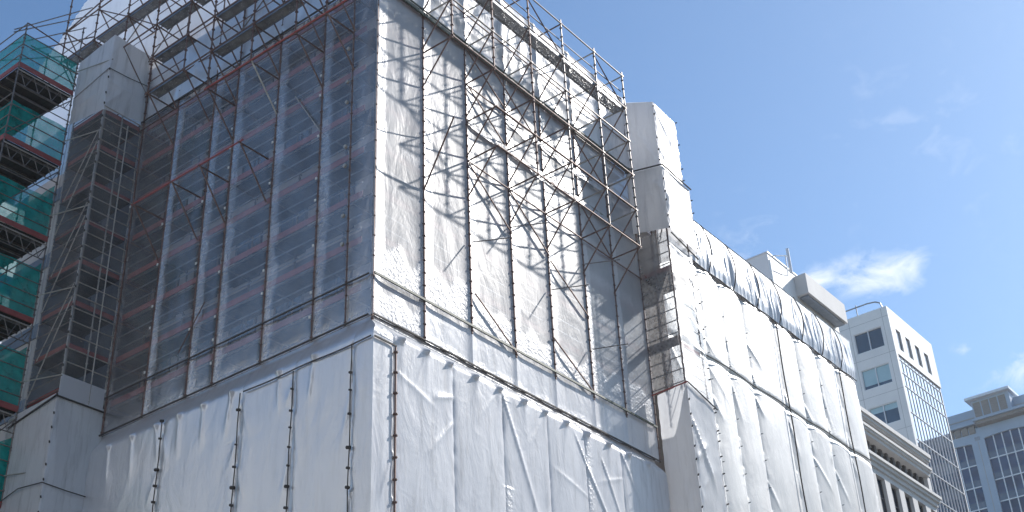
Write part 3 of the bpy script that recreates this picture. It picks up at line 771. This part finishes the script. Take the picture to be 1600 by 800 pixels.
for x in (28.7, 35.7):
    MB().path([(x + .05 * math.sin(z * 1.1 + x), -.2, z) for z in np.arange(10, 32.6, .7)], .035).build('seam_cord', M['cord'], tq)
for s in seamQ[1:-1]:
    if s in (28.7, 35.7): continue
    for z in np.arange(17.5, 31.5, 1.3):
        MB().tube((s - .03, -.06, z), (s + .04, -.11, z + .03), .025, 6).build('seam_tie', M['joint'], tq)
ty = thing('plastic_sheet', 'ruffled silver valance of sheeting hanging from the wing parapet', 'plastic sheeting')
hang = [18.0, 20.1, 22.2, 24.5, 26.8, 29.1, 31.5, 33.8, 36.0, 38.3]
def val(U, V):
    T = np.clip((35.0 - V) / 2.5, 0, 1)
    near = np.min([np.abs(U - s - .25 * np.sin(T * 2.5)) for s in hang], axis=0)
    d = .10 + .05 * T * (1 - sst(.75, 1.0, T)) * (.5 + sst(0, .5, near)) + 0.22 * fbm(U * 2.2 + V * .25, V * .25, 4, 121) * sst(0, .3, T) - .10 * np.exp(-near / .10) * T
    d = d + .10 * np.abs(fbm(U * 4.5 + V * .5, V * .4, 2, 125)) * sst(.1, .5, T)
    return d, 0, (V > 34.9) * .10 * fbm(U * .8, U * 0, 2, 126)
for i in range(len(hang) - 1):
    sheet('valance_panel', (0, 0, 0), (1, 0, 0), (0, -1, 0), ticks(hang[i], hang[i + 1], .045), ticks(32.5, 35.05, .07), val, M['silver'], ty)
    MB().path([(hang[i] + .25 * math.sin(T * 2.5), -.16 - .22 * math.sin(T * math.pi), 35.0 - 2.5 * T) for T in np.linspace(0, 1, 9)], .03).build('seam_cord', M['cord'], ty)
sheet('top_panel', (0, 0, 35.05), (1, 0, 0), (0, 0, 1), ticks(18, 38.3, .3), ticks(-.13, 3, .3), lambda U, V: .06 * fbm(U, V, 3, 4), M['silver'], ty, vd=(0, 1, 0))
MB().path([(x, -.16, 32.5 - .06 * abs(math.sin(x * 1.35))) for x in np.arange(18.1, 38.4, .35)], .03).build('cord', M['cord'], ty)

# ------------------------------------------------------------------ far left scaffold with green netting
tz = thing('scaffold', 'scaffold tower with dark decks and red toe boards at the far left', 'scaffold')
X0, X1, Y0, Y1 = -4.62, -2.08, 15.6, 18.2
DK = [36.68 - 3.63 * k for k in range(0, 7)]
for x in (X0, -3.3, X1):
    for y in (Y0, Y1, 20.6):
        if x == -3.3 and y == Y0: continue
        MB().standard(x, y, 0, 38.95 if x < -2.2 else 40.4, .03, .5, .055).build('standard', M['pole'], tz)
for n, z in enumerate(DK):
    for j in range(10):
        w = (X1 - X0) / 10
    MB().box((X0 + .03, Y0 + .05, z - .08), (X1 - .03, 21.5, z - .03)).build('deck', M['darkdeck'], tz)
    jm = MB()
    for j in range(8): jm.box((X0 + .05, Y0 + .25 + j * .62, z - .17), (X1 - .05, Y0 + .31 + j * .62, z - .081))
    jm.build('deck_joist', M['pole'], tz)
    MB().box((X0, Y0 - .04, z - .06), (X1, Y0, z + .17)).build('toe_board', M['red'], tz)
    MB().box((X0 - .04, Y0, z - .06), (X0, 21.5, z + .17)).build('toe_board', M['red'], tz)
    for dz in (.55, 1.1, 1.65, 2.2):
        if n == 0 and dz > 2: continue
        MB().tube((X0, Y0 - .03, z + dz), (X1 + .05, Y0 - .03, z + dz), .023).build('rail', M['pole'], tz)
        MB().tube((X0 - .03, Y0, z + dz), (X0 - .03, 21.5, z + dz), .023).build('rail', M['pole'], tz)
    MB().tube((X0, Y0 - .03, z - .22), (X1, Y0 - .03, z - .22), .028).build('ledger', M['palepole'], tz)
    MB().tube((X0, Y0 - .03, z - .9), (X1, Y0 - .03, z - .9), .022).build('ledger', M['pole'], tz)
    for q in range(4):
        xa = X0 + .1 + q * .62
        MB().tube((xa, Y0 - .02, z - .22), (xa + .31, Y0 - .02, z - .88), .016).build('lattice_brace', M['pole'], tz)
        MB().tube((xa + .31, Y0 - .02, z - .88), (xa + .6, Y0 - .02, z - .22), .016).build('lattice_brace', M['pole'], tz)
    MB().tube((X0, Y0 + .02, z - 3.4), (X1, Y0 + .02, z - .3), .024).build('brace', M['pole'], tz)
    MB().tube((X0, Y1, z - .3), (X1, Y1, z - 3.2), .024).build('brace', M['pole'], tz)
    MB().tube((X0, 20.6, z - 3.3), (X1, 20.6, z - .3), .024).build('brace', M['pole'], tz)
    MB().tube((X1 - .1, Y0 - .05, z + 1.1), (-1.95 + .05, 13.25, z + .75), .024).build('tie_tube', M['palepole'], tz)
MB().tube((X0, Y0 - .05, 38.9), (-1.55, Y0 - .05, 38.65), .028).build('ledger', M['rust'], tz)
for a, b in (((X0 - .4, Y0 + .2, 38.3), (-1.5, Y0 + .1, 41.6)), ((X0 - .2, Y0 + .6, 38.8), (-1.5, Y0 + .6, 42.3)), ((X0, Y0 + 1.1, 38.4), (-1.4, Y0 + 1, 41.4)),
             ((X0 - .5, 20, 38.9), (X1 + .9, 18.2, 40.8)), ((X0, Y0, 38.9), (X0, 21.5, 38.9)), ((X1, Y0, 38.4), (X1, 21.5, 38.4))):
    MB().tube(a, b, .025).build('raking_tube', M['pole'], tz)
names = ('topmost', 'second from the top', 'third from the top', 'fourth from the top', 'fifth from the top', 'sixth from the top', 'lowest')
for n, z in enumerate(DK):
    tn = thing('debris_net', 'green debris netting round the %s deck of the far left scaffold' % names[n], 'netting', 'green nets on the far left scaffold')
    nd_ = lambda U, V: .11 * fbm(U * 1.6 + n, V * .9, 4, 131 + n) - .03 + .03 * np.abs(np.sin(U * 2.4 + n)) * sst(.1, 1.6, V)
    hgt = 1.75 if n == 0 else (1.9 if n < 3 else 2.3)
    sheet('net_panel', (X0, Y0 + .04, z), (1, 0, 0), (0, 1, 0), ticks(0, X1 - X0, .12), ticks(.1, hgt, .12), nd_, M['net'], tn)
    sheet('net_panel', (X0 + .04, Y0, z), (0, 1, 0), (1, 0, 0), ticks(0, 5.8, .15), ticks(.1, hgt, .15), nd_, M['net'], tn)
    sheet('net_panel', (-3.35 if n else X0, Y1 + 2.2, z), (1, 0, 0), (0, 1, 0), ticks(0, 1.25 if n else 2.5, .15), ticks(.1, hgt + (.0 if n else -.4), .15), nd_, M['net'], tn)
    if n > 1: sheet('net_panel', (X1 - .04, Y0, z), (0, 1, 0), (1, 0, 0), ticks(0, 3.4, .15), ticks(.1, 2.6, .15), nd_, M['net'], tn)

# pale neighbour glimpsed between the decks
tp = thing('building', 'pale building glimpsed between the far left scaffold decks', 'building')
MB().box((18.6, 60, 0), (22.4, 75, 64.5)).build('wall', M['whitepanel'], tp)
for k in range(14): MB().box((19.2, 59.94, 10 + k * 4), (21.8, 59.98, 11.6 + k * 4)).build('window', M['glassblue'], tp)

# ------------------------------------------------------------------ plant room on the wing roof
pr = thing('rooftop_plant_room', 'white plant room rising above the ruffled wing parapet', 'rooftop structure')
MB().box((34.0, 2.0, 34.3), (42.5, 7.5, 39.8)).build('wall', M['whitepanel'], pr)
MB().box((33.95, 1.95, 39.8), (42.55, 7.6, 39.88)).build('coping', M['mullion'], pr)
MB().box((33.97, 1.96, 38.0), (33.998, 7.6, 38.02)).build('joint', M['joint'], pr)
dk = thing('roof_duct', 'long boxy white duct fixed along the front of the plant room', 'duct')
MB().box((37.1, 1.25, 38.25), (42.2, 1.99, 39.55)).build('duct_body', M['creampanel'], dk)
MB().box((37.3, 1.4, 38.12), (42.0, 1.9, 38.24)).build('duct_bracket', M['metalgrey'], dk)
an = thing('antenna', 'small aerial on a looped pipe bracket fixed to the plant room', 'aerial')
MB().path([(34.15, 1.95, 39.6), (34.15, 1.6, 39.5), (35.2, 1.4, 39.9), (35.5, 1.4, 39.95)], .035).build('bracket', M['mullion'], an)
MB().path([(34.25, 1.95, 38.7), (34.35, 1.5, 38.3), (35.0, 1.4, 38.5), (35.1, 1.4, 39.8)], .035).build('bracket', M['mullion'], an)
MB().tube((35.5, 1.4, 38.9), (35.5, 1.4, 40.5), .09, 10).build('aerial_rod', M['mullion'], an)
va = thing('vent', 'small dark vent poking above the plant room coping', 'vent')
MB().tube((34.0, 4.9, 39.85), (34.0, 4.9, 40.1), .09, 8).build('pipe', M['metalgrey'], va)
MB().tube((34.0, 4.9, 40.1), (34.0, 4.9, 40.17), .14, 8).build('cap', M['darkframe'], va)

# ------------------------------------------------------------------ white office tower with curtain wall
to = thing('office_tower', 'white panelled office tower with silver curtain wall beyond the wing', 'building')
TX, TY, TZ = 70.67, 8.54, 54.1; TX1 = 79.9
k_ = to
wall = MB()
ywin = (9.33, 11.83)
zr = [(50.6, 52.45), (47.25, 49.05), (43.85, 45.6), (40.4, 42.2), (37, 38.8), (33.6, 35.4)]
wall.box((TX + .35, TY + .35, 0), (TX1, 34, TZ - .05)).build('core', M['darkframe'], to)
wl = MB()
def frontcols():
    w = MB()
    ys = [TY, ywin[0], ywin[1], 15.2, 17.7, 34]
    for a, b in ((TY, ywin[0]), (ywin[1], 15.0), (17.5, 34)): w.box((TX, a, 0), (TX + .4, b, TZ))
    for a, b in (ywin, (15.0, 17.5)):
        z0 = 0
        for lo, hi in sorted(zr): w.box((TX, a, z0), (TX + .4, b, lo)); z0 = hi
        w.box((TX, a, z0), (TX + .4, b, TZ))
    return w
frontcols().build('wall', M['whitepanel'], to)
jm = MB()
for z in (53.2, 49.9, 46.5, 43.1, 39.7, 36.3): jm.box((TX - .004, TY, z), (TX + .02, 34, z + .03))
for y in (9.05, 12.05, 14.6): jm.box((TX - .005, y, 0), (TX + .02, y + .03, TZ - .02))
jm.build('panel_joint', M['joint'], to)
for n, (lo, hi) in enumerate(zr):
    for a, b in (ywin, (15.0, 17.5)):
        fr = MB(); g = .06
        fr.box((TX + .06, a, lo), (TX + .14, b, lo + g)).box((TX + .06, a, hi - g), (TX + .14, b, hi)).box((TX + .06, a, lo + g), (TX + .14, a + g, hi - g)).box((TX + .06, b - g, lo + g), (TX + .14, b, hi - g))
        fr.box((TX + .05, (a + b) / 2 - .04, lo + g), (TX + .15, (a + b) / 2 + .04, hi - g))
        f_ = fr.build('window', M['mullion'], to)
        MB().box((TX + .16, a, lo), (TX + .2, b, hi)).build('pane', M['glass'], f_)
        if n in (1, 2) : MB().box((TX + .153, a + .07, hi - (1.45 if n == 1 else .55)), (TX + .158, b - .07, hi - .07)).build('blind', M['blind'], f_)
# parapet handrail
hr = thing('roof_handrail', 'curved grey pipe handrail on the edge of the office tower roof', 'handrail')
MB().path([(TX + .3, 20, TZ + .95), (TX + .3, 10.2, TZ + .95), (TX + .3, 9.5, TZ + .85), (TX + .3, 9.1, TZ + .6), (TX + .3, 8.95, TZ)], .06).build('rail', M['metalgrey'], hr)
for y in (11.2, 14.0, 16.6): MB().box((TX + .27, y, TZ), (TX + .33, y + .08, TZ + 1.15)).build('post', M['metalgrey'], hr)
# sunlit front of the tower: top band with four slots, then curtain wall
tb = MB(); slots = [(71.75 + 1.95 * i, 72.7 + 1.95 * i) for i in range(4)]
zs0, zs1 = 50.4, 52.35
tb.box((TX + .4, TY, zs1), (TX1 + .3, TY + .4, TZ)).box((TX + .4, TY, 49.75), (TX1 + .3, TY + .4, zs0))
p = TX + .4
for a, b in slots: tb.box((p, TY, zs0), (a, TY + .4, zs1)); p = b
tb.box((p, TY, zs0), (TX1 + .3, TY + .4, zs1)).build('wall', M['whitepanel'], to)
for a, b in slots: MB().box((a, TY + .12, zs0), (b, TY + .16, zs1)).build('window', M['glassgrey'], to)
MB().box((TX + .4, TY + .12, 0), (TX1 + .2, TY + .2, 49.75)).build('curtain_wall', M['glassreflect'], to)
for i in range(13):
    x = TX + .48 + i * (TX1 - TX - .45) / 12
    MB().box((x - .03, TY + .07, 0), (x + .03, TY + .12, 49.8)).build('mullion', M['mullion'], to)
z = 49.3
while z > 4:
    MB().box((TX + .4, TY + .068, z), (TX1 + .2, TY + .118, z + .09)).build('transom', M['mullion'], to); z -= 2.35 if z < 48 else 1.2
MB().box((TX1, TY + .1, 0), (TX1 + .3, 34, TZ - .02)).build('wall', M['whitepanel'], to)

# ------------------------------------------------------------------ low classical building
lo_ = thing('stone_building', 'low cream building with a deep cornice and a row of small windows', 'building')
LX0, LX1, LY = 38.5, 48.5, .55
wins = [(40.0 + 1.87 * i, 41.15 + 1.87 * i) for i in range(5)]
w = MB(); zt0, zt1 = 22.6, 27.8
w.box((LX0, LY, 0), (LX1, LY + .6, 18)).box((LX0, LY, zt1), (LX1, LY + .6, 28.8)).box((LX0, LY, 18), (LX1, LY + .6, zt0))
p = LX0
for a, b in wins: w.box((p, LY, zt0), (a, LY + .6, zt1)); p = b
w.box((p, LY, zt0), (LX1, LY + .6, zt1)); w.box((LX0, LY + 1.0, 0), (LX1, LY + 18, 31)); w.box((LX1 - .4, LY + .6, 0), (LX1, LY + 1.0, 31)); w.box((LX0, LY + .6, 0), (LX0 + .4, LY + 1.0, 31))
w.build('wall', M['creampanel'], lo_)
for a, b in wins:
    f = MB().box((a, LY + .2, zt0), (a + .09, LY + .26, zt1)).box((b - .09, LY + .2, zt0), (b, LY + .26, zt1)).box(((a + b) / 2 - .04, LY + .2, zt0), ((a + b) / 2 + .04, LY + .26, zt1))
    for z in (23.6, 24.6, 25.6, 26.6, 27.7): f.box((a, LY + .21, z), (b, LY + .255, z + .07))
    f = f.build('window', M['darkframe'], lo_); MB().box((a, LY + .28, zt0), (b, LY + .32, zt1)).build('pane', M['glass'], f)
c = MB()
for z, o, h in ((28.55, .38, .18), (28.37, .26, .18), (28.12, .12, .25)): c.box((LX0, LY - o, z), (LX1 + o * .6, LY - .001, z + h))
c.build('string_course', M['creampanel'], lo_)
piers = MB(); n = 11; wd = (47.9 - 38.9) / n
for i in range(n + 1): piers.box((38.9 + i * wd - .12, LY + .25, 28.8), (38.9 + i * wd + .12, LY + .6, 29.95))
piers.build('attic_pier', M['darkframe'], lo_)
MB().box((48.03, LY, 28.8), (LX1, LY + .6, 29.95)).build('corner_pier', M['creampanel'], lo_)
for i in range(n):
    a = 38.9 + i * wd + .12; b = a + wd - .24
    f = MB().box((a, LY + .40, 28.8), (b, LY + .45, 28.92)).box((a, LY + .40, 29.8), (b, LY + .45, 29.95)).build('attic_window', M['joint'], lo_)
    MB().box((a, LY + .47, 28.8), (b, LY + .51, 29.95)).build('pane', M['glass'], f)
c = MB()
for z, o, h in ((29.95, .12, .22), (30.17, .24, .12), (30.29, .32, .16), (30.75, .20, .10), (30.85, .30, .18), (31.03, .40, .26)): c.box((LX0, LY - o, z), (LX1 + o * .3 - .3, LY + .6, z + h))
c.build('cornice', M['creampanel'], lo_)
MB().box((LX0, LY - .10, 30.45), (LX1 - .2, LY + .6, 30.75)).build('cornice_recess', M['darkframe'], lo_)

# ------------------------------------------------------------------ far blue glass building
fb = thing('glass_building', 'pale blue building with arched glass bays and a roof lantern', 'building')
FX = 160
def fbx(y0, y1, z0, z1, d0, d1): return MB().box((FX - d0, y0, z0), (FX + d1, y1, z1))
m = fbx(8, 45, 0, 79.0, -.6, 30); m.build('core', M['bluepanel'], fb)
fbx(8, 45, 79.0, 82.0, -1.5, 25).build('parapet', M['bluepanel'], fb)
fbx(8, 45, 80.6, 80.75, -1.4, 2).build('joint', M['joint'], fb)
fbx(8, 29.6, 78.9, 79.3, 1.6, 1).build('canopy', M['bluepanel'], fb)
fbx(8, 29.4, 78.4, 78.88, 1.2, 1).build('canopy_soffit', M['louvre'], fb)
fbx(29.7, 45, 78.9, 79.25, .6, 1).build('canopy', M['bluepanel'], fb)
# roof lantern
fbx(23.9, 29.6, 79.4, 82.6, .2, 6).build('lantern_wall', M['bluepanel'], fb)
fbx(23.5, 30.3, 82.6, 83.0, 1.0, 7).build('lantern_roof', M['mullion'], fb)
for i in range(4):
    a = 24.5 + i * 1.28
    fbx(a, a + 1.08, 79.7, 82.2, .25, 0).build('lantern_window', M['louvre'], fb)
# small clerestory left of the middle
for i in range(5): fbx(30.0 + i * 1.1, 30.9 + i * 1.1, 77.6, 78.7, .05, -.3).build('clerestory_window', M['louvre'], fb)
# bays: piers, arched tops, glazing
def bay(y0, y1, ztop, arch, nc):
    fbx(y0, y1, 0, ztop + arch, -.25, .3).build('bay_glazing', M['glassblue'], fb)
    # arch head
    N = 14; a = MB()
    for i in range(N):
        s0, s1 = i / N, (i + 1) / N
        h0 = ztop + arch * (1 - (2 * s0 - 1) ** 2); h1 = ztop + arch * (1 - (2 * s1 - 1) ** 2)
        ya, yb = y0 + (y1 - y0) * s0, y0 + (y1 - y0) * s1
        xf, xb = FX - .1, FX + .6; zt_ = 78.3
        a.add([(xf, ya, h0), (xf, yb, h1), (xf, yb, zt_), (xf, ya, zt_), (xb, ya, h0), (xb, yb, h1), (xb, yb, zt_), (xb, ya, zt_)], [(0, 3, 2, 1), (0, 1, 5, 4), (4, 5, 6, 7)])
    a.build('arch_head', M['bluepanel'], fb)
    for i in range(1, nc):
        y = y0 + (y1 - y0) * i / nc
        MB().box((FX + .12, y - .08, 0), (FX + .24, y + .08, ztop + arch * .9)).build('mullion', M['mullion'], fb)
    z = ztop - 3.3
    while z > 30:
        MB().box((FX + .13, y0, z), (FX + .24, y1, z + .16)).build('transom', M['mullion'], fb)
        MB().box((FX + .20, y0, z + .17), (FX + .248, y1, z + 1.15)).build('spandrel', M['glass'], fb); z -= 3.3
bay(22.6, 29.0, 76.5, .22, 5); bay(31.0, 37.4, 76.1, .18, 5); bay(14.0, 20.6, 76.5, .22, 5)
for y0, y1 in ((29.0, 31.0), (20.6, 22.6), (37.4, 45), (8, 14)):
    fbx(y0, y1, 0, 78.3, .1, .6).build('pier', M['bluepanel'], fb)
for y in (29.6, 21.2):
    fbx(y, y + .8, 76.4, 77.0, .12, 0).build('vent_panel', M['metalgrey'], fb)
    fbx(y + .35, y + .45, 20, 76.3, .115, 0).build('pier_joint', M['joint'], fb)

# neighbour over the road, reflected in the curtain wall
ob = thing('building', 'dark office block across the road reflected in the curtain wall', 'building')
MB().box((130, -60, 0), (175, -5, 66.3)).build('wall', M['bandstone'], ob)
for k in range(19):
    MB().box((129.9, -59, 1.5 + k * 3.4), (129.97, -6, 3.3 + k * 3.4)).build('window_band', M['glassblue'], ob)

# sunlit neighbour on the other side of the side street, behind the viewer's left shoulder; bounces warm light onto the shaded side
nb = thing('building', 'long pale block across the side street facing the shaded side', 'building')
MB().box((-62, -30, 0), (-36, 75, 44)).build('wall', M['creampanel'], nb)
for k in range(11): MB().box((-35.99, -28, 3 + k * 3.8), (-35.93, 73, 4.7 + k * 3.8)).build('window_band', M['glass'], nb)
MB().box((-62.3, -30.3, 44), (-35.7, 75.3, 44.5)).build('coping', M['concrete'], nb)

# ------------------------------------------------------------------ thin sunlit air
hm = bpy.data.materials.new('hazy_air'); hm.use_nodes = True; ht = hm.node_tree; ht.nodes.clear()
ho = ht.nodes.new('ShaderNodeOutputMaterial'); hv = ht.nodes.new('ShaderNodeVolumePrincipled')
hv.inputs['Color'].default_value = (.93, .95, 1, 1); hv.inputs['Density'].default_value = HAZE; hv.inputs['Anisotropy'].default_value = .55
ht.links.new(hv.outputs[0], ho.inputs['Volume'])
hz = MB().box((-950, -950, -1.6), (950, 950, 90)).build('haze', hm); tag(hz, kind='stuff')
